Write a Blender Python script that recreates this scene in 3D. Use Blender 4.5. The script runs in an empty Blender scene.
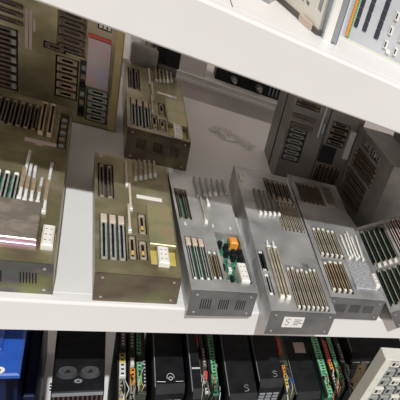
import bpy, bmesh, math, random
from mathutils import Vector, Matrix
random.seed(7)
S = bpy.context.scene
COL = S.collection

# ------------------------------------------------------------------ camera
cd = bpy.data.cameras.new('camera'); cam = bpy.data.objects.new('camera', cd); COL.objects.link(cam)
rx = Vector((0.66691952, -0.05062474, -0.74340802))
ry = Vector((-0.50745115, 0.69971094, -0.50288958))
rz = Vector((0.54562956, 0.71262984, 0.44096156))
cam.matrix_world = Matrix(((*rx, 0.0), (*ry, 0.0), (*rz, 1.0), (0, 0, 0, 1)))
cd.sensor_fit = 'HORIZONTAL'; cd.sensor_width = 36.0
cd.lens = 458.0 / 400.0 * 36.0
cd.shift_x = (200 - 586.08) / 400.0          # the picture is an off-centre crop of a wide view
cd.shift_y = (320.77 - 200) / 400.0
cd.clip_start = 0.02
S.camera = cam

# ------------------------------------------------------------------ light and exposure
w = bpy.data.worlds.new('world'); S.world = w; w.use_nodes = True
bg = w.node_tree.nodes['Background']; bg.inputs[0].default_value = (1.0, 0.88, 0.80, 1); bg.inputs[1].default_value = 0.54
sd = bpy.data.lights.new('sun', 'SUN'); sd.energy = 3.05; sd.angle = math.radians(0.9); sd.color = (0.96, 0.99, 1.0)
sun = bpy.data.objects.new('sun', sd); COL.objects.link(sun)
sun.rotation_euler = Vector((0.02, 0.581, -0.814)).to_track_quat('-Z', 'Y').to_euler()
sun.location = (0, -2, 4)
vs = S.view_settings
vs.view_transform = 'Standard'; vs.look = 'None'; vs.gamma = 1.0; vs.use_curve_mapping = False; vs.exposure = 0.0

# ------------------------------------------------------------------ materials
def mat(name, col, metal=0.0, rough=0.5, var=0.12, scale=18.0, col2=None, col3=None, bump=0.0, stretch=(1, 1, 1), alpha=1.0, trans=0.0):
    m = bpy.data.materials.new(name); m.use_nodes = True
    nt = m.node_tree; b = nt.nodes['Principled BSDF']
    tc = nt.nodes.new('ShaderNodeTexCoord'); mp = nt.nodes.new('ShaderNodeMapping'); nt.links.new(tc.outputs['Object'], mp.inputs[0])
    mp.inputs['Scale'].default_value = stretch
    n = nt.nodes.new('ShaderNodeTexNoise'); n.inputs['Scale'].default_value = scale; n.inputs['Detail'].default_value = 5.0
    nt.links.new(mp.outputs[0], n.inputs['Vector'])
    r = nt.nodes.new('ShaderNodeValToRGB'); nt.links.new(n.outputs['Fac'], r.inputs[0])
    c2 = col2 or tuple(min(1, c * (1 + var)) for c in col)
    c1 = col if col2 else tuple(c * (1 - var) for c in col)
    r.color_ramp.elements[0].position = 0.34; r.color_ramp.elements[0].color = (*c1, 1)
    r.color_ramp.elements[1].position = 0.66; r.color_ramp.elements[1].color = (*c2, 1)
    if col3:
        e = r.color_ramp.elements.new(0.5); e.color = (*col3, 1)
    nt.links.new(r.outputs[0], b.inputs['Base Color'])
    b.inputs['Metallic'].default_value = metal; b.inputs['Roughness'].default_value = rough
    if alpha < 1: b.inputs['Alpha'].default_value = alpha
    if trans: b.inputs['Transmission Weight'].default_value = trans
    if bump:
        bp = nt.nodes.new('ShaderNodeBump'); bp.inputs['Strength'].default_value = bump; bp.inputs['Distance'].default_value = 0.002
        nt.links.new(n.outputs['Fac'], bp.inputs['Height']); nt.links.new(bp.outputs[0], b.inputs['Normal'])
    return m
M = {}
M['shelf'] = mat('white_enamel', (0.77, 0.75, 0.735), rough=0.38, var=0.03, scale=3)
M['wall'] = mat('grey_wall', (0.35, 0.33, 0.31), rough=0.9, var=0.08)
M['concrete'] = mat('concrete_floor', (0.30, 0.28, 0.26), rough=0.8, var=0.15)
M['channel'] = mat('grey_channel', (0.40, 0.37, 0.35), metal=0.3, rough=0.45, stretch=(0.15, 6, 1), scale=20)
M['gold'] = mat('yellow_zinc_plate', (0.21, 0.175, 0.105), metal=0.62, rough=0.38, scale=13, col2=(0.44, 0.37, 0.26), col3=(0.30, 0.275, 0.155))
M['gold2'] = mat('yellow_zinc_cover', (0.30, 0.32, 0.19), metal=0.55, rough=0.36, scale=22, col2=(0.48, 0.34, 0.22), col3=(0.40, 0.38, 0.20))
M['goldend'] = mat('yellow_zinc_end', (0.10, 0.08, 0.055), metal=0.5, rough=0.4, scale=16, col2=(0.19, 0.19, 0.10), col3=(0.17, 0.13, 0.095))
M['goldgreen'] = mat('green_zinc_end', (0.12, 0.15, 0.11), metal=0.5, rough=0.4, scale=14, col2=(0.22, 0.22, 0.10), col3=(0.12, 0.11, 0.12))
M['pinkgold'] = mat('iridescent_zinc', (0.55, 0.30, 0.40), metal=0.4, rough=0.3, scale=30, col2=(0.60, 0.50, 0.25), col3=(0.50, 0.34, 0.50))
M['coverbronze'] = mat('bronze_zinc_cover', (0.33, 0.28, 0.21), metal=0.6, rough=0.33, scale=36, col2=(0.50, 0.43, 0.36), col3=(0.33, 0.29, 0.25))
M['silver'] = mat('galvanised_steel', (0.38, 0.375, 0.37), metal=0.62, rough=0.38, scale=11, col2=(0.68, 0.67, 0.655), col3=(0.53, 0.525, 0.52))
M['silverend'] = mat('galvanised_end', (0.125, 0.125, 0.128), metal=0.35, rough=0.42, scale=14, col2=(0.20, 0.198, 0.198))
M['perf'] = mat('dotted_steel', (0.30, 0.31, 0.33), metal=0.4, rough=0.45, scale=170, col2=(0.62, 0.62, 0.63))
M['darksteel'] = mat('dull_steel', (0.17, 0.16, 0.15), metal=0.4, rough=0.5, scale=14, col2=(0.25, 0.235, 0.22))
M['darkest'] = mat('darkest_steel', (0.10, 0.095, 0.09), metal=0.4, rough=0.5, scale=14, col2=(0.14, 0.13, 0.125))  # darkest of the steel tones
M['violet'] = mat('violet_plastic', (0.40, 0.36, 0.55), rough=0.4)
M['goldflange'] = mat('bright_zinc_flange', (0.46, 0.36, 0.17), metal=0.5, rough=0.35, scale=16, col2=(0.52, 0.42, 0.24))
M['pcb'] = mat('green_circuit_board', (0.03, 0.14, 0.08), rough=0.45, scale=160, col2=(0.12, 0.30, 0.20), col3=(0.03, 0.18, 0.10))
M['pcbdark'] = mat('dark_circuit_board', (0.035, 0.05, 0.04), rough=0.5, scale=150, col2=(0.09, 0.09, 0.06))
M['ivory'] = mat('ivory_plastic', (0.36, 0.32, 0.245), rough=0.5, scale=60, var=0.2)
M['tan'] = mat('tan_plastic', (0.30, 0.225, 0.145), rough=0.5, scale=60, var=0.2)
M['footbrown'] = mat('dark_brown_foot', (0.10, 0.085, 0.08), rough=0.6)
M['brown'] = mat('brown_plastic', (0.115, 0.085, 0.068), rough=0.5, scale=60, var=0.25)
M['greyconn'] = mat('grey_plastic', (0.30, 0.31, 0.29), rough=0.5, scale=60, var=0.2)
M['white'] = mat('white_plastic', (0.80, 0.78, 0.72), rough=0.45, var=0.05)
M['clear'] = mat('cloudy_plastic', (0.62, 0.62, 0.60), rough=0.3, var=0.2, scale=40)
M['beige'] = mat('beige_plastic', (0.58, 0.47, 0.38), rough=0.55, var=0.1)
M['pinkish'] = mat('faded_pink_plastic', (0.48, 0.38, 0.35), rough=0.55, var=0.1)
M['black'] = mat('black_plastic', (0.018, 0.018, 0.02), rough=0.5, var=0.3)
M['blackmod'] = mat('black_housing', (0.012, 0.0125, 0.014), rough=0.5, var=0.35, scale=30, bump=0.15)
M['fanring'] = mat('dull_black_ring', (0.075, 0.076, 0.078), rough=0.5, var=0.2)
M['cardboard'] = mat('tan_card', (0.56, 0.44, 0.26), rough=0.7, var=0.1)
M['fanrim'] = mat('highlit_black_rim', (0.08, 0.08, 0.082), rough=0.5, var=0.2)  # highlight along the ring rim put into its colour
M['fin'] = mat('red_brown_fins', (0.10, 0.05, 0.045), rough=0.6, var=0.3)
M['orange'] = mat('orange_plastic', (0.85, 0.33, 0.04), rough=0.45)
M['red'] = mat('red_plastic', (0.70, 0.10, 0.07), rough=0.45)
M['yellow'] = mat('yellow_plastic_and_sheen', (0.58, 0.46, 0.12), rough=0.45)  # plastic parts, and the metal reflection in the plug recesses
M['green'] = mat('green_plastic', (0.05, 0.28, 0.11), rough=0.3, scale=90, col2=(0.30, 0.68, 0.40))
M['blue'] = mat('blue_paint', (0.02, 0.09, 0.42), rough=0.35, var=0.12)
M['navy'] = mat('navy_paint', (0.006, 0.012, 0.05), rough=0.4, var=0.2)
M['lightgrey'] = mat('light_grey_paint', (0.52, 0.53, 0.55), rough=0.45, var=0.05)
M['midgrey'] = mat('mid_grey_plastic', (0.28, 0.29, 0.31), rough=0.4, var=0.1)
M['keyblack'] = mat('dark_key', (0.03, 0.032, 0.05), rough=0.4)
M['cream'] = mat('cream_paint', (0.70, 0.68, 0.60), rough=0.45, var=0.04)
M['metal'] = mat('bright_metal', (0.6, 0.6, 0.6), metal=0.8, rough=0.3, var=0.1)
M['palecase'] = mat('pale_case_paint', (0.74, 0.72, 0.69), rough=0.5, var=0.05)
M['iris'] = mat('iridescent_screen', (0.42, 0.52, 0.46), metal=0.5, rough=0.28, scale=14, col2=(0.44, 0.46, 0.58), col3=(0.58, 0.40, 0.44))
M['film'] = mat('whitish_film', (0.95, 0.94, 0.92), rough=0.18, var=0.05, alpha=0.7)
M['duct'] = mat('clear_grey_duct', (0.62, 0.66, 0.68), rough=0.2, var=0.08)

for k_ in ('blackmod', 'black', 'fanring', 'navy'): M[k_].node_tree.nodes['Principled BSDF'].inputs['Specular IOR Level'].default_value = 0.18

# ------------------------------------------------------------------ mesh helpers
class MB:
    def __init__(s): s.v = []; s.f = []
    def quad(s, a, b, c, d):
        i = len(s.v); s.v += [tuple(a), tuple(b), tuple(c), tuple(d)]; s.f.append((i, i+1, i+2, i+3))
    def box(s, x0, x1, y0, y1, z0, z1, ch=0.0):
        """box, with its upper edges chamfered by ch"""
        i = len(s.v); c = ch
        if c <= 0:
            s.v += [(x0,y0,z0),(x1,y0,z0),(x1,y1,z0),(x0,y1,z0),(x0,y0,z1),(x1,y0,z1),(x1,y1,z1),(x0,y1,z1)]
            s.f += [tuple(i+k for k in q) for q in ((0,3,2,1),(4,5,6,7),(0,1,5,4),(1,2,6,5),(2,3,7,6),(3,0,4,7))]
        else:
            s.v += [(x0,y0,z0),(x1,y0,z0),(x1,y1,z0),(x0,y1,z0),(x0,y0,z1-c),(x1,y0,z1-c),(x1,y1,z1-c),(x0,y1,z1-c),
                    (x0+c,y0+c,z1),(x1-c,y0+c,z1),(x1-c,y1-c,z1),(x0+c,y1-c,z1)]
            s.f += [tuple(i+k for k in q) for q in ((0,3,2,1),(8,9,10,11),(0,1,5,4),(1,2,6,5),(2,3,7,6),(3,0,4,7),
                    (4,5,9,8),(5,6,10,9),(6,7,11,10),(7,4,8,11))]
    def holed(s, o, U, V, N, w, h, holes):
        """flat face with rectangular holes (u0,v0,u1,v1,depth,floor?)"""
        o, U, V, N = map(Vector, (o, U, V, N))
        us = sorted({0, w, *[round(x, 5) for q in holes for x in (q[0], q[2])]})
        vs_ = sorted({0, h, *[round(x, 5) for q in holes for x in (q[1], q[3])]})
        P = lambda u, v, d=0: o + U*u + V*v - N*d
        for a, b in zip(us, us[1:]):
            for c, d in zip(vs_, vs_[1:]):
                mu, mv = (a+b)/2, (c+d)/2
                if any(q[0] < mu < q[2] and q[1] < mv < q[3] for q in holes): continue
                s.quad(P(a,c), P(b,c), P(b,d), P(a,d))
        for q in holes:
            u0, v0, u1, v1, d = q[:5]
            for (a, b), (c, e) in (((u0,v0),(u1,v0)), ((u1,v0),(u1,v1)), ((u1,v1),(u0,v1)), ((u0,v1),(u0,v0))):
                s.quad(P(a,b), P(a,b,d), P(c,e,d), P(c,e))
            if len(q) > 5: s.quad(P(u0,v0,d), P(u1,v0,d), P(u1,v1,d), P(u0,v1,d))
    def cyl(s, c, axis, r, l, n=16, r2=None, cap=True, inner=0.0):
        c = Vector(c); a = Vector(axis).normalized(); t = a.orthogonal().normalized(); b = a.cross(t); i = len(s.v)
        r2 = r if r2 is None else r2
        for k in range(n):
            q = 2*math.pi*k/n; d = t*math.cos(q) + b*math.sin(q)
            s.v += [tuple(c + d*r), tuple(c + d*r2 + a*l)]
            if inner: s.v += [tuple(c + d*inner), tuple(c + d*inner + a*l)]
        st = 4 if inner else 2
        for k in range(n):
            j = (k+1) % n; A, B = i+k*st, i+j*st
            s.f.append((A, B, B+1, A+1))
            if inner:
                s.f += [(A+2, A+3, B+3, B+2), (A+1, B+1, B+3, A+3), (A, A+2, B+2, B)]
        if cap and not inner:
            s.f.append(tuple(i+k*2 for k in range(n))[::-1]); s.f.append(tuple(i+k*2+1 for k in range(n)))
    def tube(s, pts, r, n=6):
        pts = [Vector(p) for p in pts]; rings = []
        for k, p in enumerate(pts):
            d = (pts[min(k+1, len(pts)-1)] - pts[max(k-1, 0)]).normalized(); t = d.orthogonal().normalized()
            up = Vector((0, 0, 1)); t = (up - d*up.dot(d)); t = t.normalized() if t.length > 1e-3 else Vector((1, 0, 0)); b = d.cross(t)
            i = len(s.v); rings.append(i)
            for q in range(n):
                a = 2*math.pi*q/n; s.v.append(tuple(p + (t*math.cos(a) + b*math.sin(a))*r))
        for a, b in zip(rings, rings[1:]):
            for q in range(n): s.f.append((a+q, a+(q+1) % n, b+(q+1) % n, b+q))
        s.f.append(tuple(rings[0]+q for q in range(n))[::-1]); s.f.append(tuple(rings[-1]+q for q in range(n)))
    def mesh(s, name, m, smooth=False):
        me = bpy.data.meshes.new(name); me.from_pydata(s.v, [], s.f)
        bm = bmesh.new(); bm.from_mesh(me); bmesh.ops.remove_doubles(bm, verts=bm.verts, dist=1e-6)
        bmesh.ops.recalc_face_normals(bm, faces=bm.faces); bm.to_mesh(me); bm.free()
        me.materials.append(M[m]); 
        if smooth:
            for p in me.polygons: p.use_smooth = True
        return me
    def build(s, name, m, parent=None, smooth=False, **k): return put(name, s.mesh(name, m, smooth), parent, **k)
def put(name, me, parent=None, loc=(0, 0, 0), rot=(0, 0, 0)):
    o = bpy.data.objects.new(name, me); COL.objects.link(o); o.location = loc; o.rotation_euler = rot
    if parent: o.parent = parent
    return o
def tag(o, label, cat, group=None):
    o['label'] = label; o['category'] = cat
    if group: o['group'] = group
    return o
def thing(name, label, cat, loc=(0, 0, 0), rot=(0, 0, 0), group=None):
    return tag(put(name, None, None, loc, rot), label, cat, group)
def boxpart(name, m, parent, x0, x1, y0, y1, z0, z1, ch=0.0, **k):
    b = MB(); cx, cy, cz = (x0+x1)/2, (y0+y1)/2, z0
    b.box(x0-cx, x1-cx, y0-cy, y1-cy, 0, z1-z0, ch); return b.build(name, m, parent, loc=(cx, cy, cz), **k)
CACHE = {}
def cached(key, fn):
    if key not in CACHE: CACHE[key] = fn()
    return CACHE[key]

# ------------------------------------------------------------------ pieces of a controller rack
def connector(par, u0, v0, u1, v1, z0, h, m='ivory', em='ivory', ends=True):
    """card-edge socket: long housing with a slot along it, a latch at each end"""
    L = max(u1-u0, v1-v0); W_ = min(u1-u0, v1-v0); along_u = (u1-u0) > (v1-v0)
    e = min(0.008, L*0.12)
    def mk():
        b = MB(); l = L/2-e*0.6; ww = W_/2
        b.holed((-ww, -l, h), (1,0,0), (0,1,0), (0,0,1), 2*ww, 2*l, [(ww*0.6, 0.006 if l > 0.012 else 0.002, ww*1.4, 2*l-(0.006 if l > 0.012 else 0.002), h*0.75, 1)])
        g0 = len(b.f)
        for a, c in (((-ww,-l),(ww,-l)), ((ww,-l),(ww,l)), ((ww,l),(-ww,l)), ((-ww,l),(-ww,-l))):
            b.quad((*a, 0), (*c, 0), (*c, h), (*a, h))
        me = b.mesh('connector', m)
        if m in ('greyconn', 'tan', 'pinkish'):
            me.materials.append(M['black'])
            for k in range(g0-5, g0): me.polygons[k].material_index = 1
        return me
    me = cached(('c', round(L,3), round(W_,4), h, m), mk)
    o = put('connector', me, par, ((u0+u1)/2, (v0+v1)/2, z0), (0, 0, -math.pi/2 if along_u else 0))
    if ends:
        def mk2():
            b = MB(); ww = W_*0.42; b.box(-ww, ww, -e/2, e/2, 0, h*1.12, min(0.0012, ww*0.4)); return b.mesh('latch', em)
        le = cached(('l', round(L,3), round(W_,4), h, em), mk2)
        for sg in (-1, 1): put('latch', le, o, (0, sg*(L/2-e/2), 0.0003))
    return o
def bank(par, hole, n, z0, h, m, em='ivory', along='v', fill=0.62, inset=0.003, ends=True, jitter=0.0):
    u0, v0, u1, v1 = hole[:4]
    for k in range(n):
        if along == 'v':
            p = (u1-u0)/n; a = u0 + p*(k+0.5); j = random.uniform(-jitter, jitter)
            connector(par, a-p*fill/2, v0+inset, a+p*fill/2, v1-inset+j, z0, h, m, em, ends)
        else:
            p = (v1-v0)/n; a = v0 + p*(k+0.5)
            connector(par, u0+inset, a-p*fill/2, u1-inset, a+p*fill/2, z0, h, m, em, ends)
def ejector(par, u, v0, v1, z, rod='clear', tip='white', lean=0.0):
    """long card lever lying on the lid, hooked at the far end, with a tip at the near end"""
    L = v1-v0
    def mk():
        b = MB(); b.tube([(0,0,0.003),(0,L*0.25,0.006),(0,L*0.7,0.007),(0,L*0.92,0.010),(0,L,0.006),(0,L,0.0015)], 0.0026, 6)
        return b.mesh('ejector', rod, True)
    o = put('ejector', cached(('e', round(L,3), rod), mk), par, (u, v0, z), (0, 0, lean))
    def mk2():
        b = MB(); b.box(-0.0032, 0.0032, -0.004, 0.009, -0.0028, 0.0065, 0.0018); return b.mesh('ejector_tip', tip)
    put('ejector_tip', cached(('et', tip), mk2), o, (0, 0, 0.0032))
    return o
def paper(par, u0, v0, u1, v1, z, m='white', bars=0):
    o = boxpart('paper_label', m, par, u0, u1, v0, v1, z, z+0.0008)
    return o
def plug(par, u0, v0, u1, v1, z0, z1):
    o = boxpart('plug', 'white', par, u0, u1, v0, v1, z0, z1, 0.0025)
    W_, L = u1-u0, v1-v0
    def mk():
        b = MB(); b.cyl((0,0,0), (0,0,1), 0.0017, 0.0006, 8); return b.mesh('plug_socket', 'tan')
    me = cached('ps', mk)
    for i in range(2):
        for j in range(3): put('plug_socket', me, o, ((i-0.5)*W_*0.4, (j-1)*L*0.27, z1-z0-0.0001))
    return o
def screw_mesh():
    b = MB(); b.cyl((0,0,0), (0,-1,0), 0.0028, 0.0014, 10, 0.002); return b.mesh('screw', 'metal')
def rack(name, label, group, loc, rot, W_, L, H, m, em, holes, vents=(), seam=True, left_vents=(), boardm='pcbdark', cat='rack'):
    """sheet-metal case: open lid with recesses, each recess floored by a board, an end panel with screws"""
    t = thing(name, label, cat, loc, rot, group)
    b = MB()
    b.holed((0,0,H), (1,0,0), (0,1,0), (0,0,1), W_, L, [h[:4]+(h[4],) for h in holes])
    b.holed((0,L,0), (0,-1,0), (0,0,1), (-1,0,0), L, H, left_vents)
    b.quad((W_,0,0),(W_,L,0),(W_,L,H),(W_,0,H)); b.quad((0,L,0),(W_,L,0),(W_,L,H),(0,L,H))
    b.quad((0,0,0),(0,L,0),(W_,L,0),(W_,0,0))
    b.quad((0,0.001,0),(W_,0.001,0),(W_,0.001,H),(0,0.001,H))
    # folded rim along both long edges of the lid
    b.box(0, 0.0022, 0, L, H, H+0.0016); b.box(W_-0.0022, W_, 0, L, H, H+0.0016)
    b.build('body', m, t)
    for h in holes:
        u0, v0, u1, v1, d = h[:5]; bm_ = h[5] if len(h) > 5 else boardm
        boxpart('circuit_board', bm_, t, u0+0.0004, u1-0.0004, v0+0.0004, v1-0.0004, H-d-0.002, H-d)
    e = MB(); e.holed((0,-0.0025,0), (1,0,0), (0,0,1), (0,-1,0), W_, H, [(a, c, b_, d_, 0.0024) for a, c, b_, d_ in vents])
    e.quad((0,-0.0025,H),(W_,-0.0025,H),(W_,0.001,H),(0,0.001,H)); e.quad((0,-0.0025,0),(0,-0.0025,H),(0,0.001,H),(0,0.001,0)); e.quad((W_,-0.0025,0),(W_,-0.0025,H),(W_,0.001,H),(W_,0.001,0))
    e.quad((0,-0.0002,0.0),(W_,-0.0002,0.0),(W_,-0.0002,H),(0,-0.0002,H))
    ep = e.build('end_panel', em, t)
    if vents:
        q = MB(); x0, x1, z0, z1 = min(v[0] for v in vents), max(v[2] for v in vents), vents[0][1], vents[0][3]
        q.quad((x0,-0.0004,z0),(x1,-0.0004,z0),(x1,-0.0004,z1),(x0,-0.0004,z1)); q.build('vent_backing', 'black', ep)
    sm = cached('screw', screw_mesh)
    for x in (0.012, W_-0.012):
        for z in (0.012, H-0.012): put('screw', sm, ep, (x, -0.0025, z))
    return t
def slits(groups, z0, z1, n=6):
    r = []
    for a, b in groups:
        p = (b-a)/n
        r += [(a+p*k, z0, a+p*(k+0.45), z1) for k in range(n)]
    return r

# ------------------------------------------------------------------ the setting
def struct(o): o['kind'] = 'structure'; return o
b = MB(); b.quad((-6,-4,-1.12),(9,-4,-1.12),(9,8,-1.12),(-6,8,-1.12)); struct(b.build('floor', 'concrete'))
b = MB(); b.box(-6, 9, 8.0, 8.1, -1.12, 2.6); struct(b.build('wall_back', 'wall'))

# shelving: three boards, each with a folded front lip, carried by corner posts
def board(name, label, z, lip, back, x0=-1.1, x1=2.0, splits=()):
    sh = thing(name, label, 'shelf', (0, 1.072, z), group='white steel shelf boards')
    xs = [x0, *splits, x1]
    m_ = MB(); r = 0.005
    prof = [(0.030, 0), (r, 0), (r*0.3, -r*0.3), (0, -r), (0, -lip+0.004), (0.004, -lip), (0.025, -lip), (0.025, -lip+0.0015), (0.0055, -lip+0.0015), (0.003, -lip+0.005), (0.003, -0.008), (0.030, -0.008)]
    n = len(prof)
    for X in (x0, x1):
        for (y, zz) in prof: m_.v.append((X, y, zz))
    for k in range(n): m_.f.append((k, (k+1) % n, n+(k+1) % n, n+k))
    m_.build('shelf_lip', 'shelf', sh)
    for a, c in zip(xs, xs[1:]):
        p = MB(); p.box(a+0.0008, c-0.0008, 0.0312, back-1.072, -0.016, 0, 0.0006); p.build('shelf_panel', 'shelf', sh)
    return sh
board('shelf_board', 'white shelf board at the top with the grey control module standing on it', 0.70, 0.102, 2.2, splits=(0.156,))
m_ = board('shelf_board', 'white shelf board in the middle carrying the gold and silver racks', 0.0, 0.088, 2.26)
p = MB(); p.box(-1.1, 2.0, 2.262-1.072, 2.43-1.072, -0.02, -0.012); p.build('rear_channel', 'channel', m_)
p = MB(); p.box(-1.1, 2.0, 2.262-1.072, 2.275-1.072, -0.0118, -0.002); p.build('channel_rib', 'channel', m_)
p = MB(); p.box(-1.1, 2.0, 2.43-1.072, 2.75-1.072, -0.016, 0.0); p.build('shelf_panel', 'shelf', m_)
board('shelf_board', 'white shelf board at the bottom under the black modules and circuit cards', -0.98, 0.10, 2.6)

# ------------------------------------------------------------------ gold racks
GG = 'gold zinc plated controller racks'
D = 0.022
# --- large gold rack at the left front
h1 = [(0.012,0.515,0.086,0.652,D), (0.120,0.455,0.136,0.642,D,'black'), (0.012,0.195,0.076,0.318,D,'pcb'), (0.117,0.044,0.138,0.121,0.012,'yellow')]  # yellow floor under the plug: reflected metal tone given as colour
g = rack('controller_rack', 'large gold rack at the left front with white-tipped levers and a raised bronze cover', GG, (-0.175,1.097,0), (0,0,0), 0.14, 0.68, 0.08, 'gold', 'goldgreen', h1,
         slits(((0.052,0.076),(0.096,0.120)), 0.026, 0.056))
bank(g, h1[0], 6, 0.08-D, 0.019, 'brown', 'tan'); bank(g, h1[2], 5, 0.08-D, 0.019, 'greyconn', 'white')
for k in range(5): boxpart('terminal', 'tan' if k % 2 else 'greyconn', g, 0.1225, 0.1335, 0.47+k*0.034, 0.485+k*0.034, 0.08-D, 0.077, 0.002)
for u in (0.0925, 0.1065): connector(g, u-0.0045, 0.497, u+0.0045, 0.662, 0.0805, 0.008, 'tan', 'beige')
paper(g, 0.070, 0.456, 0.121, 0.472, 0.0801, 'pinkish'); paper(g, 0.088, 0.447, 0.100, 0.4555, 0.0801, 'pinkish')
for k, (u, a, c) in enumerate(((0.080,0.205,0.405),(0.088,0.200,0.350),(0.097,0.198,0.345),(0.106,0.196,0.300),(0.1165,0.17,0.37))):
    ejector(g, u, a, c, 0.0802, 'clear', 'white', random.uniform(-0.02, 0.02))
    boxpart('ejector_sleeve', 'tan', g, u-0.003, u+0.003, a+0.04, a+(c-a)*0.62, 0.0865, 0.0895, 0.001)
cv = boxpart('cover_plate', 'coverbronze', g, 0.0, 0.1135, 0.055, 0.188, 0.0802, 0.096, 0.0015)
cvs = MB(); cvs.box(0.0, 0.1135, 0.047, 0.055, 0.0802, 0.089, 0.001); cvs.build('cover_lip', 'pinkgold', cv, loc=(-0.05675,-0.1215,-0.0802))
plug(g, 0.1195, 0.048, 0.1360, 0.118, 0.069, 0.092)

# --- two medium gold racks one behind the other
def gold_medium(label, loc, rotz, L, dv, vents, H=0.08):
    h = [(0.005,0.285,0.033,0.437,D), (0.007,0.046,0.050,0.218,D), (0.071,0.155,0.0870,0.239,D), (0.052,0.055,0.067,0.145,D), (0.069,0.057,0.085,0.130,D), (0.089,0.044,0.135,0.108,0.010,'yellow')]  # yellow recess floor has the reflection of the metal in its colour
    h = [(a, c+dv, b_, d_+dv, *r) for a, c, b_, d_, *r in h]
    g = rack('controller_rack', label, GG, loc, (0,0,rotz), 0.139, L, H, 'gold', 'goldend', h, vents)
    bank(g, h[0], 2, H-D, 0.019, 'brown', 'tan'); bank(g, h[1], 3, H-D, 0.019, 'greyconn', 'ivory', fill=0.7)
    u0, v0, u1, v1 = h[1][:4]
    for k in range(3):
        a = u0+(u1-u0)*(k+0.5)/3; boxpart('connector_cap', 'beige', g, a-0.0052, a+0.0052, v1-0.036, v1-0.006, H-0.0025, H+0.0035, 0.001)
    for q in h[2:5]: bank(g, q, 1, H-D, 0.019, 'tan', 'ivory', fill=0.72)
    for q in h[2:5]:
        a = (q[0]+q[2])/2; boxpart('gold_contact', 'yellow', g, a-0.002, a+0.002, q[1]+0.02, q[1]+0.034, H-0.0035, H-0.0015)
    boxpart('cover_plate', 'gold2', g, 0.089, 0.136, 0.113+dv, 0.277+dv, H+0.0002, H+0.0070, 0.0015)
    paper(g, 0.073, 0.305+dv, 0.121, 0.320+dv, H+0.0001)
    paper(g, 0.009, 0.468+dv, 0.014, 0.494+dv, H+0.0001, 'pinkish')
    plug(g, 0.1005, 0.036+dv, 0.1195, 0.098+dv, H-0.0095, H+0.0150)
    for u, a, c in ((0.0565,0.35,0.462), (0.0605,0.245,0.36), (0.0565,0.155,0.262)): ejector(g, u, a+dv, c+dv, H+0.0002, 'beige', 'clear')
    for k in range(5):
        ejector(g, 0.0735+k*0.0098, 0.385+dv+k*0.009, 0.478+dv+k*0.004, H+0.0002, 'tan' if k < 2 else 'ivory', 'clear')
    return g
gold_medium('medium gold rack with a plain brown end, left of the silver racks', (0.022,1.086,0), 0.022, 0.487, 0.0, ())
gold_medium('gold rack in the shade directly behind the plain-ended gold rack', (0.071,1.715,0), 0.010, 0.44, -0.030, slits(((0.022,0.044),(0.058,0.080),(0.096,0.118)), 0.040, 0.075), 0.102)

# --- tall gold rack standing upright behind
hg = [(0.06,0.045,0.164,0.215,D), (0.229,0.198,0.281,0.312,0.010,'gold'), (0.206,0.192,0.246,0.2115,0.012), (0.228,0.064,0.2705,0.184,D), (0.288,0.014,0.332,0.1165,D,'pcb'), (0.2725,0.02,0.2865,0.192,0.012,'pcbdark'), (0.300,0.292,0.326,0.312,0.012,'black')]
g = rack('controller_rack', 'tall gold rack standing upright at the back left with a rainbow-sheened panel', GG, (-0.30,1.97,0.0035), (math.pi/2,0,0), 0.352, 0.50, 0.12, 'gold', 'goldend', hg)
bank(g, hg[0], 7, 0.12-D, 0.019, 'brown', 'greyconn', along='u', fill=0.7); bank(g, hg[1], 5, 0.11, 0.009, 'brown', 'brown', along='u', fill=0.72)
bank(g, hg[2], 1, 0.108, 0.012, 'brown', 'brown', along='u', fill=0.8)
bank(g, hg[3], 5, 0.12-D, 0.019, 'tan', 'ivory', along='u', fill=0.7); bank(g, hg[4], 5, 0.12-D, 0.019, 'greyconn', 'ivory', along='u', fill=0.72)
for v in (0.235, 0.256, 0.277): connector(g, 0.06, v-0.005, 0.172, v+0.005, 0.1202, 0.007, 'brown', 'brown')
for u in (0.1752, 0.1822): paper(g, u, 0.174, u+0.0048, 0.279, 0.1201, 'pinkish')
paper(g, 0.1885, 0.226, 0.1925, 0.259, 0.1201, 'pinkish')
boxpart('edge_flange', 'goldflange', g, 0.336, 0.3495, 0.002, 0.498, 0.1202, 0.1235)
boxpart('rainbow_panel', 'iris', g, 0.2845, 0.3285, 0.1235, 0.262, 0.1202, 0.126, 0.001)
boxpart('red_strip', 'red', g, 0.2835, 0.327, 0.2635, 0.272, 0.1202, 0.124, 0.001)
for k in range(3): boxpart('terminal', 'white', g, 0.3025+k*0.008, 0.3085+k*0.008, 0.296, 0.308, 0.1085, 0.122, 0.001)
for k in range(6): boxpart('component', ('black','tan','greyconn')[k % 3], g, 0.275, 0.284, 0.03+k*0.026, 0.044+k*0.026, 0.1085, 0.117, 0.001)

# ------------------------------------------------------------------ silver racks
GS = 'silver steel controller racks'
# --- short rack with open circuit board
h = [(0.005,0.283,0.031,0.424,D,'pcb'), (0.006,0.040,0.0435,0.208,D,'pcb'), (0.0455,0.046,0.0665,0.160,D,'pcb'), (0.0715,0.036,0.1235,0.242,0.026,'pcb')]
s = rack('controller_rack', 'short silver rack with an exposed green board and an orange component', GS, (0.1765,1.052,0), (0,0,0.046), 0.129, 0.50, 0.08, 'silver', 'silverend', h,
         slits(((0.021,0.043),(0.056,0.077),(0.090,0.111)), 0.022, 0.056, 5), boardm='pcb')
bank(s, h[0], 2, 0.08-D, 0.018, 'brown', 'tan', fill=0.42); bank(s, h[1], 3, 0.08-D, 0.018, 'greyconn', 'white', fill=0.5); bank(s, h[2], 2, 0.08-D, 0.018, 'tan', 'white', fill=0.5)
for k in range(3):
    a = 0.006+0.0375*(k+0.5)/3; boxpart('connector_cap', 'beige', s, a-0.0046, a+0.0046, 0.172, 0.200, 0.077, 0.083, 0.001)
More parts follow.
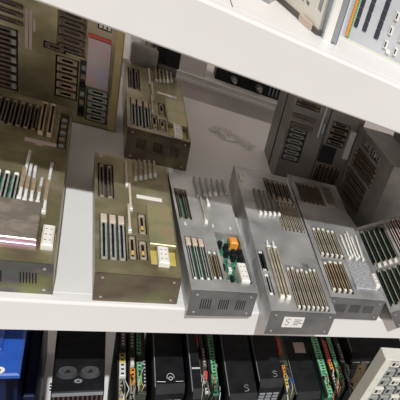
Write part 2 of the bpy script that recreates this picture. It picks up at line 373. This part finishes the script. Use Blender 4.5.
boxpart('transformer', 'orange', s, 0.103, 0.121, 0.205, 0.232, 0.054, 0.079, 0.004)
cm = MB(); cm.cyl((0,0,0), (0,0,1), 0.0055, 0.022, 14); cme = cm.mesh('capacitor', 'black', False)
for x, y in ((0.080,0.205),(0.093,0.197),(0.091,0.170),(0.105,0.176),(0.118,0.180),(0.104,0.155),(0.118,0.152)): put('capacitor', cme, s, (x, y, 0.054))
for k, (x, y, m_) in enumerate(((0.076,0.222,'tan'),(0.090,0.224,'greyconn'),(0.078,0.150,'ivory'),(0.092,0.140,'greyconn'),(0.078,0.118,'black'),(0.090,0.108,'white'),(0.077,0.085,'tan'),(0.091,0.075,'black'),(0.080,0.055,'greyconn'))):
    boxpart('component', m_, s, x-0.0035, x+0.0035, y-0.008, y+0.008, 0.054, 0.066, 0.001)
plug(s, 0.1005, 0.036, 0.1185, 0.108, 0.0545, 0.090)
for k in range(6): ejector(s, 0.0555+k*0.0135, 0.400+k*0.007, 0.490+k*0.003, 0.0802, 'silver', 'white' if k in (2, 3) else 'silver')
ejector(s, 0.058, 0.275, 0.40, 0.0802, 'ivory', 'white'); ejector(s, 0.073, 0.36, 0.43, 0.0802, 'clear', 'white')
for x, y in ((0.012,0.255),(0.07,0.262),(0.108,0.262)): paper(s, x, y, x+0.004, y+0.014, 0.0801, 'clear')

# --- long rack with a label on its end
h = [(0.084,0.365,0.146,0.520,D), (0.072,0.53,0.145,0.650,D), (0.003,0.158,0.017,0.248,D), (0.003,0.060,0.017,0.150,D), (0.060,0.008,0.139,0.192,D), (0.106,0.1921,0.122,0.210,D,'black')]
lv = [(0.10+i*0.012, 0.028, 0.10+i*0.012+0.005, 0.058, 0.004, 1) for i in range(12)] + [(0.32+i*0.012, 0.028, 0.32+i*0.012+0.005, 0.058, 0.004, 1) for i in range(12)]
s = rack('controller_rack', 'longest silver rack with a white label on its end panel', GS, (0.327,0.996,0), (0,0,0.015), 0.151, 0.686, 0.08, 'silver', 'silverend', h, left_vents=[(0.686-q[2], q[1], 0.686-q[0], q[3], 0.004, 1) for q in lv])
bank(s, h[0], 6, 0.08-D, 0.021, 'ivory', 'ivory', fill=0.66, jitter=0.004); bank(s, h[1], 5, 0.08-D, 0.017, 'brown', 'tan', fill=0.6)
bank(s, h[2], 1, 0.08-D, 0.018, 'black', 'clear', fill=0.7); bank(s, h[3], 1, 0.08-D, 0.019, 'greyconn', 'white', fill=0.7)
bank(s, h[4], 7, 0.08-D, 0.022, 'ivory', 'cream', fill=0.6, inset=0.010, jitter=0.008)
for u in (0.030, 0.0445): connector(s, u-0.0055, 0.045, u+0.0055, 0.262, 0.0803, 0.010, 'ivory', 'white'); ejector(s, u, 0.255, 0.285, 0.0803, 'clear', 'white')
for k in range(5): ejector(s, 0.036+k*0.0125, 0.425+k*0.003, 0.557-k*0.001, 0.0802, 'brown' if k % 2 else 'darksteel', 'white')
for k in range(4): boxpart('capacitor', 'tan', s, 0.084+k*0.015, 0.094+k*0.015, 0.53, 0.548, 0.0755, 0.084, 0.003)
boxpart('white_button', 'cream', s, 0.005, 0.016, 0.600, 0.632, 0.0802, 0.092, 0.003)
lb = boxpart('end_label', 'white', s, 0.031, 0.078, -0.0042, -0.0026, 0.028, 0.064)
tb = MB()
for k, (a, c) in enumerate(((0.001,0.020),(0.001,0.016),(0.001,0.021),(0.001,0.012))): tb.quad((a,-0.001,0.027-k*0.006),(c,-0.001,0.027-k*0.006),(c,-0.001,0.029-k*0.006),(a,-0.001,0.029-k*0.006))
tb.tube([(-0.008,-0.0009,0.029),(-0.014,-0.0009,0.031),(-0.018,-0.0009,0.027),(-0.014,-0.0009,0.021),(-0.009,-0.0009,0.016),(-0.012,-0.0009,0.009),(-0.018,-0.0009,0.010)], 0.0007, 5)
tb.build('label_print', 'black', lb)

# --- rack with grey cover, right of the long one
h = [(0.014,0.480,0.092,0.612,D), (0.014,0.186,0.084,0.345,D), (0.010,0.020,0.071,0.176,D)]
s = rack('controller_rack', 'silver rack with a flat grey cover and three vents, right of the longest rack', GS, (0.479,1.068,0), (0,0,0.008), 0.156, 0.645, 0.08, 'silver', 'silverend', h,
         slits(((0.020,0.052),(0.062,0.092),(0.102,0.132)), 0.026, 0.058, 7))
bank(s, h[0], 6, 0.08-D, 0.019, 'brown', 'tan'); bank(s, h[1], 5, 0.08-D, 0.022, 'ivory', 'cream', fill=0.6, inset=0.012, jitter=0.006); bank(s, h[2], 4, 0.08-D, 0.022, 'tan', 'cream', fill=0.6, inset=0.012, jitter=0.006)
boxpart('cover_plate', 'perf', s, 0.081, 0.146, 0.045, 0.176, 0.0802, 0.086, 0.001)
for k in range(5): ejector(s, 0.097+k*0.0105, 0.192+(k % 2)*0.012, 0.31+(k % 3)*0.014, 0.0802, 'white', 'white', random.uniform(-0.05, 0.05))
plug(s, 0.1385, 0.050, 0.150, 0.108, 0.0865, 0.100)
boxpart('angle_bracket', 'brown', s, 0.10, 0.125, 0.50, 0.60, 0.0802, 0.088, 0.001)

# --- open backplane rack at right edge
h = [(0.008,0.026,0.095,0.205,0.024,'pcb'), (0.008,0.228,0.095,0.425,0.024,'pcb'), (0.105,0.06,0.192,0.425,D)]
s = rack('controller_rack', 'open rack at the right edge tilted up, with black slots on a green backplane', GS, (0.690,1.035,0), (0,-0.6,0.0), 0.20, 0.44, 0.075, 'silver', 'silverend', h)
for q, n in ((h[0], 5), (h[1], 5)):
    bank(s, q, n, 0.075-0.024, 0.020, 'black', 'ivory', fill=0.36, jitter=0.006)
    p_ = (q[2]-q[0])/n
    for k in range(n): boxpart('slot_rail', 'ivory', s, q[0]+p_*(k+0.74), q[0]+p_*(k+0.86), q[1]+0.004, q[3]-0.006, 0.0515, 0.070)
bank(s, h[2], 5, 0.075-D, 0.030, 'pinkish', 'ivory', fill=0.6)
for k in range(4): boxpart('terminal', 'cream', s, 0.022+k*0.018, 0.032+k*0.018, 0.208, 0.225, 0.0755, 0.082, 0.002)

# --- two upright racks at the back right
h = [(0.006,0.293,0.078,0.318,D), (0.007,0.083,0.063,0.215,D,'black')]
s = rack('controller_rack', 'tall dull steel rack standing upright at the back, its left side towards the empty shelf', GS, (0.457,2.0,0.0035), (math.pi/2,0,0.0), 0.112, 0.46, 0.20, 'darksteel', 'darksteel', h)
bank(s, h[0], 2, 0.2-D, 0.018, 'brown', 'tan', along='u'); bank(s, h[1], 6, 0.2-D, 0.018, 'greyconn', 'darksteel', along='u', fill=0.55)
for v in (0.250, 0.217): connector(s, 0.005, v, 0.073, v+0.017, 0.2002, 0.006, 'brown', 'brown')
boxpart('guide_strip', 'lightgrey', s, 0.092, 0.097, 0.205, 0.325, 0.2002, 0.207, 0.001)
boxpart('guide_strip', 'lightgrey', s, 0.102, 0.106, 0.225, 0.262, 0.2002, 0.207, 0.001)
sb = MB(); sb.box(-0.002, 0, 0.0, 0.46, 0.105, 0.109); sb.build('side_seam', 'black', s)
h = [(0.014,0.190,0.072,0.285,D), (0.006,0.015,0.090,0.105,D,'pcbdark')]
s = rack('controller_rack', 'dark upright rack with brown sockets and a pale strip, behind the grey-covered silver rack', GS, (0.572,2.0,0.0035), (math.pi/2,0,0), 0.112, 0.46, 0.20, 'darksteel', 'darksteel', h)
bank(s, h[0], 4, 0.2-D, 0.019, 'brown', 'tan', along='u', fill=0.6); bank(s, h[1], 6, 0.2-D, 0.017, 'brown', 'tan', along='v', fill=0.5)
boxpart('black_block', 'black', s, 0.002, 0.050, 0.118, 0.184, 0.2002, 0.212, 0.002)
boxpart('guide_strip', 'lightgrey', s, 0.078, 0.097, 0.155, 0.272, 0.2002, 0.210, 0.002)
# --- slab-like rack turned to the left
th = math.radians(10); H3 = 0.12
far = Vector((0.668, 1.775))
ox, oy = far.x + H3*math.cos(th), far.y + H3*math.sin(th)
h = [(0.035,0.258,0.092,0.290,D,'black'), (0.108,0.258,0.172,0.290,D,'black'), (0.012,0.160,0.180,0.244,D), (0.010,0.02,0.165,0.150,D,'black')]
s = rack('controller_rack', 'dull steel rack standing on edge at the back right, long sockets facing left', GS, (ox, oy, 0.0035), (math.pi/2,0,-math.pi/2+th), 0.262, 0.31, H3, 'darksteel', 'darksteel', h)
bank(s, h[0], 2, H3-D, 0.018, 'greyconn', 'tan', along='v', ends=False); bank(s, h[1], 2, H3-D, 0.018, 'greyconn', 'tan', along='v', ends=False)
bank(s, h[2], 4, H3-D, 0.019, 'brown', 'tan', along='u', fill=0.62); bank(s, h[3], 5, H3-D, 0.019, 'brown', 'brown', along='u', fill=0.55)

h = [(0.02,0.03,0.18,0.20,D,'black'), (0.02,0.23,0.18,0.30,D,'black')]
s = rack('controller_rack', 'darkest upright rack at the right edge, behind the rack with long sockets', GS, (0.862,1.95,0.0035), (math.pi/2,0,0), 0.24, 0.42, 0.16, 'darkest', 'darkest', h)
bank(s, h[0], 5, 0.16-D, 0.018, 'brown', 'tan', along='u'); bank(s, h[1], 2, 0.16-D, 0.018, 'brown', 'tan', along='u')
boxpart('violet_plug', 'violet', s, 0.075, 0.10, 0.155, 0.195, 0.1603, 0.175, 0.002)

# ------------------------------------------------------------------ things at the back of the middle shelf
t = thing('servo_motor', 'silver motor with a black connector box lying behind the shaded gold rack', 'motor', (0.13, 2.235, 0.0))
boxpart('flange', 'metal', t, -0.062, 0.062, -0.055, 0.055, 0.0, 0.010, 0.002)
boxpart('motor_body', 'silver', t, -0.052, 0.015, -0.045, 0.045, 0.010, 0.165, 0.006)
c = MB(); c.cyl((-0.012,-0.02,0.165), (0,0,1), 0.020, 0.05, 18); c.build('shaft_collar', 'metal', t)
boxpart('connector_base', 'darksteel', t, 0.018, 0.066, -0.045, 0.05, 0.010, 0.125, 0.004); boxpart('connector_box', 'black', t, 0.016, 0.070, -0.05, 0.05, 0.1252, 0.225, 0.010)
t = thing('terminal_case', 'long pale grey metal case lying along the back of the shelf', 'case', (0.36, 2.50, 0.0))
lc = MB(); lc.box(-0.27, 0.24, -0.062, 0.06, 0.0, 0.018, 0.003); lc.build('body', 'palecase', t)
boxpart('lid', 'palecase', t, -0.272, 0.242, -0.0645, 0.062, 0.0182, 0.022, 0.002)
boxpart('end_housing', 'palecase', t, -0.27, -0.055, -0.05, 0.06, 0.0222, 0.16, 0.005)
t = thing('knob_panel', 'black device with two silver knobs standing on the pale grey case', 'device', (0.46, 2.50, 0.0222))
boxpart('housing', 'black', t, -0.12, 0.14, -0.02, 0.04, 0, 0.18, 0.004)
for x, r in ((-0.06, 0.013), (0.03, 0.014)):
    k = MB(); k.cyl((x,-0.02,0.028), (0,-1,0), r, 0.022, 16, r*0.75); k.cyl((x,-0.042,0.028), (0,-1,0), r*0.45, 0.02, 12); k.build('knob', 'metal', t)
for k in range(5): boxpart('cooling_rib', 'midgrey', t, 0.068+k*0.013, 0.072+k*0.013, -0.024, -0.0202, 0.01, 0.16)
# crumpled pale film, thin and whitish
fb = MB(); n = 14; rnd = random.Random(3)
zz = [[abs(rnd.gauss(0, 0.007))+0.001 for j in range(n)] for i in range(n)]
for i in range(n-1):
    for j in range(n-1):
        P_ = lambda a, c: (a/(n-1)*0.135+0.008*math.sin(c*1.3), c/(n-1)*0.055+0.012*math.sin(a*0.9), zz[a][c]*(1 if 0 < a < n-1 and 0 < c < n-1 else 0.15))
        fb.quad(P_(i,j), P_(i+1,j), P_(i+1,j+1), P_(i,j+1))
f_ = fb.build('pale_film', 'film', None, smooth=False, loc=(0.288, 2.03, 0.0005), rot=(0,0,-0.42)); tag(f_, 'crumpled pale translucent film lying on the empty back part of the shelf', 'film')

# ------------------------------------------------------------------ upper shelf
t = thing('terminal_module', 'light grey control module with three rows of black keys and a coloured pin strip', 'module', (0.363, 1.24, 0.70))
pb = MB()
hl = [(0.018+0.0,0.034,0.026,0.30,0.004,1), (0.036,0.034,0.045,0.30,0.004,1), (0.063,0.031,0.073,0.30,0.004,1)]
pb.holed((0,0,0.0), (1,0,0), (0,0,1), (0,-1,0), 0.26, 0.32, hl)
pb.quad((0,0,0),(0,0.05,0),(0,0.05,0.32),(0,0,0.32)); pb.quad((0.26,0,0),(0.26,0.05,0),(0.26,0.05,0.32),(0.26,0,0.32)); pb.quad((0,0,0.32),(0.26,0,0.32),(0.26,0.05,0.32),(0,0.05,0.32)); pb.quad((0,0.05,0),(0.26,0.05,0),(0.26,0.05,0.32),(0,0.05,0.32)); pb.quad((0,0,0),(0.26,0,0),(0.26,0.05,0),(0,0.05,0))
pb.build('face_panel', 'lightgrey', t)
for q in hl:
    for k in range(10): boxpart('key', 'keyblack', t, q[0]+0.0006, q[2]-0.0006, -0.0025, 0.0036, q[1]+k*0.0215+0.001, q[1]+k*0.0215+0.0185)
for k in range(22):
    boxpart('pin', 'orange', t, 0.0075, 0.0118, -0.004, 0.0, 0.010+k*0.0052, 0.0146+k*0.0052); boxpart('pin', 'green', t, 0.0124, 0.0158, -0.004, 0.0, 0.006+k*0.0052, 0.0092+k*0.0052)
for x, z in ((0.091,0.031),(0.092,0.064),(0.094,0.098),(0.116,0.026),(0.118,0.06),(0.119,0.095)):
    o = boxpart('socket', 'white', t, x-0.004, x+0.004, -0.005, 0.0, z-0.009, z+0.009); boxpart('socket_hole', 'black', o, -0.0028, -0.0002, -0.0034, -0.0026, 0.003, 0.015)
c = MB(); c.cyl((0.101,0.0,0.018), (0,-1,0), 0.005, 0.004, 14); c.build('round_button', 'white', t)
boxpart('foot_plate', 'cream', t, -0.01, 0.26, -0.006, 0.0, 0.0, 0.0045)
t = thing('wiring_duct', 'pale plastic channel standing upright beside the grey control module', 'duct', (0.325, 1.200, 0.70), (0,0,0.0))
boxpart('channel_wall', 'duct', t, -0.0145, -0.0115, -0.043, 0.0, 0, 0.30, 0.001); boxpart('channel_wall', 'duct', t, 0.0115, 0.0145, -0.043, 0.0, 0, 0.30, 0.001)
boxpart('channel_back', 'duct', t, -0.0115, 0.0115, -0.036, -0.033, 0, 0.30); boxpart('grey_bar', 'midgrey', t, 0.001, 0.0105, -0.0422, -0.0362, 0.004, 0.30); boxpart('white_bar', 'white', t, -0.0112, 0.0005, -0.0422, -0.0362, 0.0, 0.30)
t = thing('slotted_panel', 'cream slotted metal panel leaning open towards the shelf edge, left of the duct', 'panel', (0.248, 1.292, 0.70), (0,0,-1.16))
L_ = 0.135
hp = [(0.064+i*0.017, 0.024+j*0.016, 0.076+i*0.017, 0.032+j*0.016, 0.003) for i in range(2) for j in range(9)] + [(0.112,0.030,0.128,0.26,0.003)]
sp = MB(); sp.holed((0,0,0.012), (1,0,0), (0,0,1), (0,-1,0), L_, 0.28, hp); sp.holed((0,0.003,0.012), (1,0,0), (0,0,1), (0,-1,0), L_, 0.28, hp); sp.build('panel_sheet', 'cream', t)
boxpart('backing', 'midgrey', t, 0.0, L_-0.004, 0.004, 0.010, 0.012, 0.28)
fp = MB(); fp.box(0.0, L_, -0.003, 0.010, 0.0, 0.0115, 0.001); fp.build('base_strip', 'footbrown', t)  # dark brown strip along the foot of the panel
boxpart('corner_guard', 'beige', t, 0.085, 0.122, -0.008, -0.0042, 0.0, 0.016, 0.002)
t = thing('small_case', 'small beige case with a dark rim at the top edge of the picture', 'case', (0.206, 1.262, 0.70), (0,0,-0.35))
boxpart('body', 'beige', t, -0.05, 0.03, -0.02, 0.06, 0, 0.05, 0.003); boxpart('rim', 'midgrey', t, -0.051, 0.031, -0.0235, -0.0205, 0.0, 0.008, 0.001)

# ------------------------------------------------------------------ lower shelf
F = -0.98
GB = 'black drive modules on the lower shelf'
# blue motor housing
t = thing('motor_housing', 'blue painted housing with a bolted flange at the bottom left corner', 'motor', (-0.19, 1.14, F))
fl = MB(); fl.box(-0.16, 0.115, -0.095, 0.22, 0.772, 0.785, 0.004); fl.build('flange', 'blue', t)
boxpart('flange_step', 'blue', t, -0.16, 0.085, -0.03, 0.22, 0.7852, 0.80, 0.006)
c = MB(); c.cyl((0.084,-0.083,0.785), (0,0,1), 0.010, 0.002, 18, inner=0.005); c.build('bolt_ring', 'white', t)
c = MB(); c.cyl((0.084,-0.083,0.7845), (0,0,1), 0.0045, 0.0012, 12); c.build('bolt_hole', 'black', t)
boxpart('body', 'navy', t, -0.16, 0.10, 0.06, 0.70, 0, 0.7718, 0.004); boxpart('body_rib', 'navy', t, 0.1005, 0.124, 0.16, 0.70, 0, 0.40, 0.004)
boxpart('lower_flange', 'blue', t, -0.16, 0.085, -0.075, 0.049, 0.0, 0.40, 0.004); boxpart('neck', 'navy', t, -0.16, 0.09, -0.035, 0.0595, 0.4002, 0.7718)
# black module with two fan rings
t = thing('drive_module', 'black module with two round fan rings on its top', 'module', (0.011, 1.25, F), (0,0,0), GB)
boxpart('body', 'blackmod', t, -0.047, 0.056, 0.004, 0.40, 0, 0.464, 0.004)
boxpart('top_edge', 'midgrey', t, -0.045, 0.054, -0.001, 0.0035, 0.452, 0.4615)
for k in range(11): boxpart('heat_fin', 'fin', t, -0.043+k*0.0092, -0.0395+k*0.0092, -0.012, 0.0038, 0.1, 0.45)
for x, y in ((-0.019,0.074),(0.0255,0.073)):
    r_ = MB(); r_.cyl((x,y,0.4642), (0,0,1), 0.0215, 0.011, 28, 0.0175); o = r_.build('fan_ring', 'fanring', t)
    q = MB(); q.v += [(x-0.007,y-0.008,0.4756),(x+0.007,y-0.006,0.4756),(x+0.001,y+0.008,0.4756)]; q.f.append((0,1,2)); q.build('fan_opening', 'black', o)
    k_ = MB(); k_.cyl((x,y,0.4752), (0,0,1), 0.0175, 0.002, 28, inner=0.0135); k_.build('fan_rim', 'fanrim', o)
c = MB(); c.cyl((0.003,0.042,0.4642), (0,0,1), 0.008, 0.004, 16, inner=0.004); c.build('cable_ring', 'midgrey', t)
for k in range(7): boxpart('rib', 'blackmod', t, 0.046, 0.056, 0.045+k*0.012, 0.050+k*0.012, 0.4642, 0.467)
for k in range(3): boxpart('rib', 'blackmod', t, -0.05, 0.035, 0.012+k*0.011, 0.016+k*0.011, 0.4642, 0.467)

def module(label, x0, x1, y0, ztop, logo=None, m='blackmod', depth=0.42, lip=True):
    t = thing('drive_module', label, 'module', ((x0+x1)/2, y0, F), (0,0,0), GB)
    w_ = (x1-x0)/2; h_ = ztop-F
    bb = MB(); c = 0.03
    # body with a sloped front brow
    pr = [(0.0,0.0),(0.0,h_-c*0.8),(0.022,h_),(depth,h_),(depth,0.0)]
    for X in (-w_, w_):
        for y, z in pr: bb.v.append((X, y, z))
    n = len(pr)
    for k in range(n): bb.f.append((k, (k+1) % n, n+(k+1) % n, n+k))
    bb.f += [tuple(range(n)), tuple(range(2*n-1, n-1, -1))]
    bb.build('body', m, t)
    if lip:
        g_ = MB(); rows = 10
        for r in range(rows):
            for c_ in range(3):
                xa = -w_*0.85 + c_*w_*0.6
                g_.box(xa, xa+w_*0.48, -0.004, 0.0, h_-0.06-r*0.016, h_-0.053-r*0.016)
        g_.build('vent_grille', 'midgrey', t)['kind'] = 'stuff'
    boxpart('side_rail', 'midgrey', t, -w_-0.002, -w_-0.0002, 0.02, depth*0.8, h_-0.012, h_-0.006)
    if logo == 'arch':
        a = MB(); a.tube([(0.012*math.cos(q)*0.7, 0.048+0.016*math.sin(q), h_+0.0004) for q in [math.pi*(-0.1+1.2*k/12) for k in range(13)]], 0.0009, 5)
        a.tube([(0.0045*math.cos(q), 0.043+0.0065*math.sin(q), h_+0.0004) for q in [2*math.pi*k/10 for k in range(11)]], 0.0011, 5)
        a.build('logo', 'clear', t)
        a = MB(); a.tube([(-w_*0.95, 0.032, h_+0.0003), (-0.012, 0.030, h_+0.0003)], 0.0007, 5); a.tube([(0.012, 0.030, h_+0.0003), (w_*0.9, 0.030, h_+0.0003)], 0.0007, 5); a.build('trim_line', 'clear', t)
    elif logo:
        a = MB(); x = w_*logo
        a.tube([(x+0.006,0.055,h_+0.0004),(x-0.003,0.058,h_+0.0004),(x-0.006,0.050,h_+0.0004),(x+0.004,0.042,h_+0.0004),(x+0.006,0.034,h_+0.0004),(x-0.004,0.028,h_+0.0004),(x-0.006,0.034,h_+0.0004)], 0.0006, 5)
        a.build('logo', 'clear', t)
    return t
module('black module with a small arched emblem, right of the first group of coloured cards', 0.175, 0.242, 1.217, -0.477, 'arch')
t = module('narrow dark grey module standing against the arched-emblem one', 0.2475, 0.268, 1.13, -0.40, None, 'blackmod', lip=False)
boxpart('paper_label', 'clear', t, -0.010, 0.010, 0.10, 0.106, 0.5801, 0.581)
module('wide black module, first to the right of the second group of coloured cards', 0.358, 0.433, 1.182, -0.50, 0.25)
module('black module with a pale scuffed top, second right of the coloured cards', 0.452, 0.522, 1.248, -0.507, 0.35)
t = module('dusty black module with a pale tag at the back of its top', 0.590, 0.674, 1.252, -0.60)
boxpart('paper_label', 'pinkish', t, -0.014, 0.026, 0.23, 0.29, 0.3802, 0.381)

GC = 'circuit cards on the lower shelf'
def card(label, x0, x1, y0, ztop, blocks, board='pcbdark', depth=0.36):
    """thin upright card: blocks = (x fraction 0..1, fraction width, y0, y1, rise, material)"""
    t = thing('circuit_card', label, 'card', (x0, y0, F), (0,0,0), GC); w_ = x1-x0; h_ = ztop-F
    boxpart('board', board, t, 0.0, w_, 0.0, depth, 0, h_-0.02, 0.001)
    boxpart('frame', 'black', t, 0.0, w_*0.18, -0.004, depth, h_-0.0198, h_-0.006)
    for a, f_, c, d_, r, m in blocks:
        o = boxpart('connector', m, t, a*w_, (a+f_)*w_, c, d_, h_-0.0198, h_+r, 0.0018)
        ln = d_-c
        if ln > 0.035:
            k_ = MB(); n_ = max(2, int(ln/0.014))
            for k in range(n_): k_.box(-f_*w_*0.22, f_*w_*0.22, -ln/2+ln*(k+0.3)/n_, -ln/2+ln*(k+0.7)/n_, r+0.0198, r+0.0205)
            k_.build('contacts', 'black' if m not in ('black', 'brown') else 'clear', o)
    rn = random.Random(int(x0*1e4))
    for k in range(4):
        y = rn.uniform(0.0, 0.13); x = rn.uniform(0.15, 0.9)*w_; z = h_-0.012
        b = MB(); b.tube([(x, y, z), (x+rn.uniform(-0.004,0.004), y-0.008, h_+rn.uniform(0.002,0.007)), (x+rn.uniform(-0.008,0.008), y-rn.uniform(0.02,0.05), h_+rn.uniform(-0.002,0.004)), (x, y-rn.uniform(0.05,0.07), h_-0.03)], 0.0013, 5)
        b.build('wire', rn.choice(('clear','yellow','midgrey','red','ivory','black','black')), t, True)
    for k in range(3):
        y = rn.uniform(0.0, 0.14); x = rn.uniform(0.1, 0.7)*w_
        boxpart('clip', rn.choice(('greyconn','black','ivory','midgrey')), t, x, x+w_*0.25, y, y+0.012, h_-0.0198, h_+0.003, 0.001)
    return t
def wires(t, specs):
    for pts, r, m in specs:
        w_ = MB(); w_.tube(pts, r, 6); w_.build('wire', m, t, True)
t = card('card with cream and yellow connectors, beside the fan-ring module', 0.0955, 0.1165, 1.24, -0.55, ((0.2,0.7,0.10,0.155,0.0,'white'),(0.2,0.7,0.16,0.20,-0.003,'yellow'),(0.15,0.7,0.05,0.095,-0.006,'ivory'),(0.15,0.7,0.0,0.045,-0.01,'yellow'),(0.3,0.6,0.23,0.33,0.0,'brown')))
wires(t, (([(0.004,-0.004,0.40),(0.006,-0.010,0.37),(0.012,-0.006,0.30)],0.002,'yellow'), ([(0.012,-0.004,0.41),(0.016,-0.012,0.36),(0.014,-0.006,0.28)],0.002,'white')))
t = card('card with an orange connector and tangled wires at its front', 0.121, 0.1385, 1.27, -0.56, ((0.2,0.7,0.055,0.11,0.0,'orange'),(0.2,0.6,0.0,0.05,-0.01,'ivory'),(0.3,0.5,0.13,0.16,-0.003,'white'),(0.2,0.7,0.2,0.3,0.0,'brown')))
wires(t, (([(0.004,-0.004,0.40),(0.0,-0.014,0.36),(0.006,-0.006,0.28)],0.002,'yellow'), ([(0.012,-0.004,0.41),(0.016,-0.012,0.36),(0.014,-0.006,0.28)],0.002,'midgrey')))
card('black card with a bright green block and a row of white dots', 0.1405, 0.1645, 1.30, -0.574, ((0.05,0.5,0.036,0.12,0.0,'green'),(0.62,0.34,0.01,0.13,0.0,'black'),(0.05,0.5,0.16,0.30,0.0,'green')))
card('card with cream and dark red connectors, right of the narrow grey module', 0.285, 0.301, 1.27, -0.55, ((0.2,0.7,0.0,0.035,-0.012,'ivory'),(0.2,0.7,0.04,0.075,-0.004,'white'),(0.2,0.7,0.08,0.14,0.0,'brown'),(0.2,0.7,0.2,0.3,0.0,'red')))
card('card with a pinkish red connector in front of cream ones', 0.3035, 0.3195, 1.272, -0.56, ((0.2,0.7,0.055,0.09,0.0,'red'),(0.2,0.7,0.0,0.05,-0.008,'cream'),(0.2,0.7,0.11,0.20,0.0,'brown')))
card('card with a bright green connector, left of the wide black module', 0.322, 0.349, 1.262, -0.56, ((0.25,0.55,0.06,0.15,0.004,'green'),(0.2,0.6,0.0,0.055,-0.012,'pcb'),(0.25,0.6,0.16,0.30,0.0,'green')))
t = card('card with small yellow and blue connectors between two black modules', 0.545, 0.582, 1.27, -0.58, ((0.15,0.3,0.02,0.07,0.0,'yellow'),(0.6,0.25,0.03,0.065,0.0,'blue'),(0.2,0.3,0.08,0.13,0.0,'orange'),(0.2,0.3,0.2,0.28,0.0,'red')))
wires(t, (([(0.01,0.02,0.39),(0.016,-0.012,0.36),(0.02,-0.01,0.22)],0.002,'clear'),))
card('green plastic edged card, right of the dusty black module', 0.681, 0.713, 1.235, -0.578, ((0.1,0.75,0.10,0.19,0.002,'green'),(0.3,0.6,0.0,0.095,-0.006,'green'),(0.1,0.75,0.20,0.32,0.0,'green')), 'pcb')
card('dark card with an orange-red stripe between the two green cards', 0.7205, 0.742, 1.27, -0.578, ((0.2,0.6,0.09,0.14,0.0,'orange'),(0.2,0.6,0.15,0.27,0.0,'red'),(0.2,0.6,0.0,0.08,-0.01,'brown')))
card('green card furthest right with grey clips beside it', 0.747, 0.772, 1.29, -0.585, ((0.1,0.6,0.04,0.13,0.0,'green'),(0.75,0.25,0.03,0.11,-0.004,'greyconn'),(0.1,0.6,0.15,0.28,0.0,'green')), 'pcb')
card('dark card with pale grey clips, left of the tan tag', 0.784, 0.812, 1.29, -0.60, ((0.2,0.3,0.03,0.09,0.0,'greyconn'),(0.6,0.3,0.06,0.13,0.0,'greyconn'),(0.2,0.5,0.16,0.25,0.0,'brown')))
module('black module added to darken the shaded gap behind the tan tag', 0.825, 0.96, 1.43, -0.55)  # added block, deepens the shade at the back of the row
module('black module added to darken the right end of the row, partly behind the cream rack', 0.965, 1.08, 1.36, -0.58)  # second added block, keeps the pale board from showing in the shade
t = thing('cardboard_tag', 'tan tag with a small hole standing near the cream rack', 'tag', (0.862, 1.39, F), (0,0,-0.25))
tg = MB(); tg.v += [(-0.016,0,0.0),(0.016,0,0.0),(0.020,0,0.375),(0.008,0.0,0.415),(-0.014,0,0.385)]; tg.v += [(x, 0.012, z) for x, y, z in tg.v[:5]]
tg.f += [(0,1,2,3,4), (9,8,7,6,5)] + [(k, (k+1) % 5, 5+(k+1) % 5, 5+k) for k in range(5)]; tg.build('tag_sheet', 'cardboard', t)
c = MB(); c.cyl((-0.004,-0.0004,0.375), (0,-1,0), 0.005, 0.0006, 12); c.build('tag_hole', 'black', t)

# grilles low at the front
t = thing('louvre_cover', 'black louvred cover low in front of the coloured cards at the right', 'cover', (0.715, 1.225, F))
boxpart('body', 'black', t, -0.04, 0.13, -0.05, 0.0, 0, 0.345, 0.002)
for k in range(6): boxpart('louvre', 'midgrey', t, -0.036, 0.126, -0.046+k*0.008, -0.043+k*0.008, 0.3452, 0.349)
t = thing('louvre_cover', 'black louvred cover low in front of the first right-hand green card', 'cover', (0.316, 1.21, F))
boxpart('body', 'black', t, -0.036, 0.036, -0.02, 0.045, 0, 0.385, 0.002)
for k in range(6): boxpart('louvre', 'midgrey', t, -0.032, 0.032, -0.014+k*0.0095, -0.011+k*0.0095, 0.3852, 0.389)

# cream slotted rack at the bottom right corner
t = thing('module_rack', 'cream upright rack with rows of small sockets at the bottom right corner', 'rack', (0.694, 1.10, F+0.022), (0, 0.082, 0))
Hh = 0.737
boxpart('side_panel', 'cream', t, 0.0, 0.006, 0.0, 0.062, 0, Hh, 0.001); boxpart('top_panel', 'cream', t, 0.0062, 0.25, 0.0, 0.062, Hh-0.006, Hh, 0.001)
boxpart('front_flange', 'cream', t, 0.0062, 0.020, 0.0, 0.004, 0, Hh-0.0062)
boxpart('front_flange', 'cream', t, 0.024, 0.034, 0.006, 0.010, 0, Hh-0.0062)
boxpart('back_panel', 'greyconn', t, 0.0062, 0.25, 0.035, 0.0615, 0, Hh-0.0062)
for i in range(4):
    x = 0.042+i*0.045
    for k in range(9):
        z = Hh-0.055-k*0.052
        o = boxpart('socket', 'greyconn' if (i+k) % 3 else 'cream', t, x, x+0.036, 0.014, 0.0348, z, z+0.034, 0.002)
        boxpart('socket_hole', 'black', o, -0.012, -0.002, -0.0112, -0.0105, 0.008, 0.024); boxpart('socket_hole', 'midgrey', o, 0.003, 0.012, -0.0112, -0.0105, 0.010, 0.022)
sm = cached('screw', screw_mesh)
for k in range(8): put('screw', sm, t, (0.013, 0.0, Hh-0.05-k*0.06))
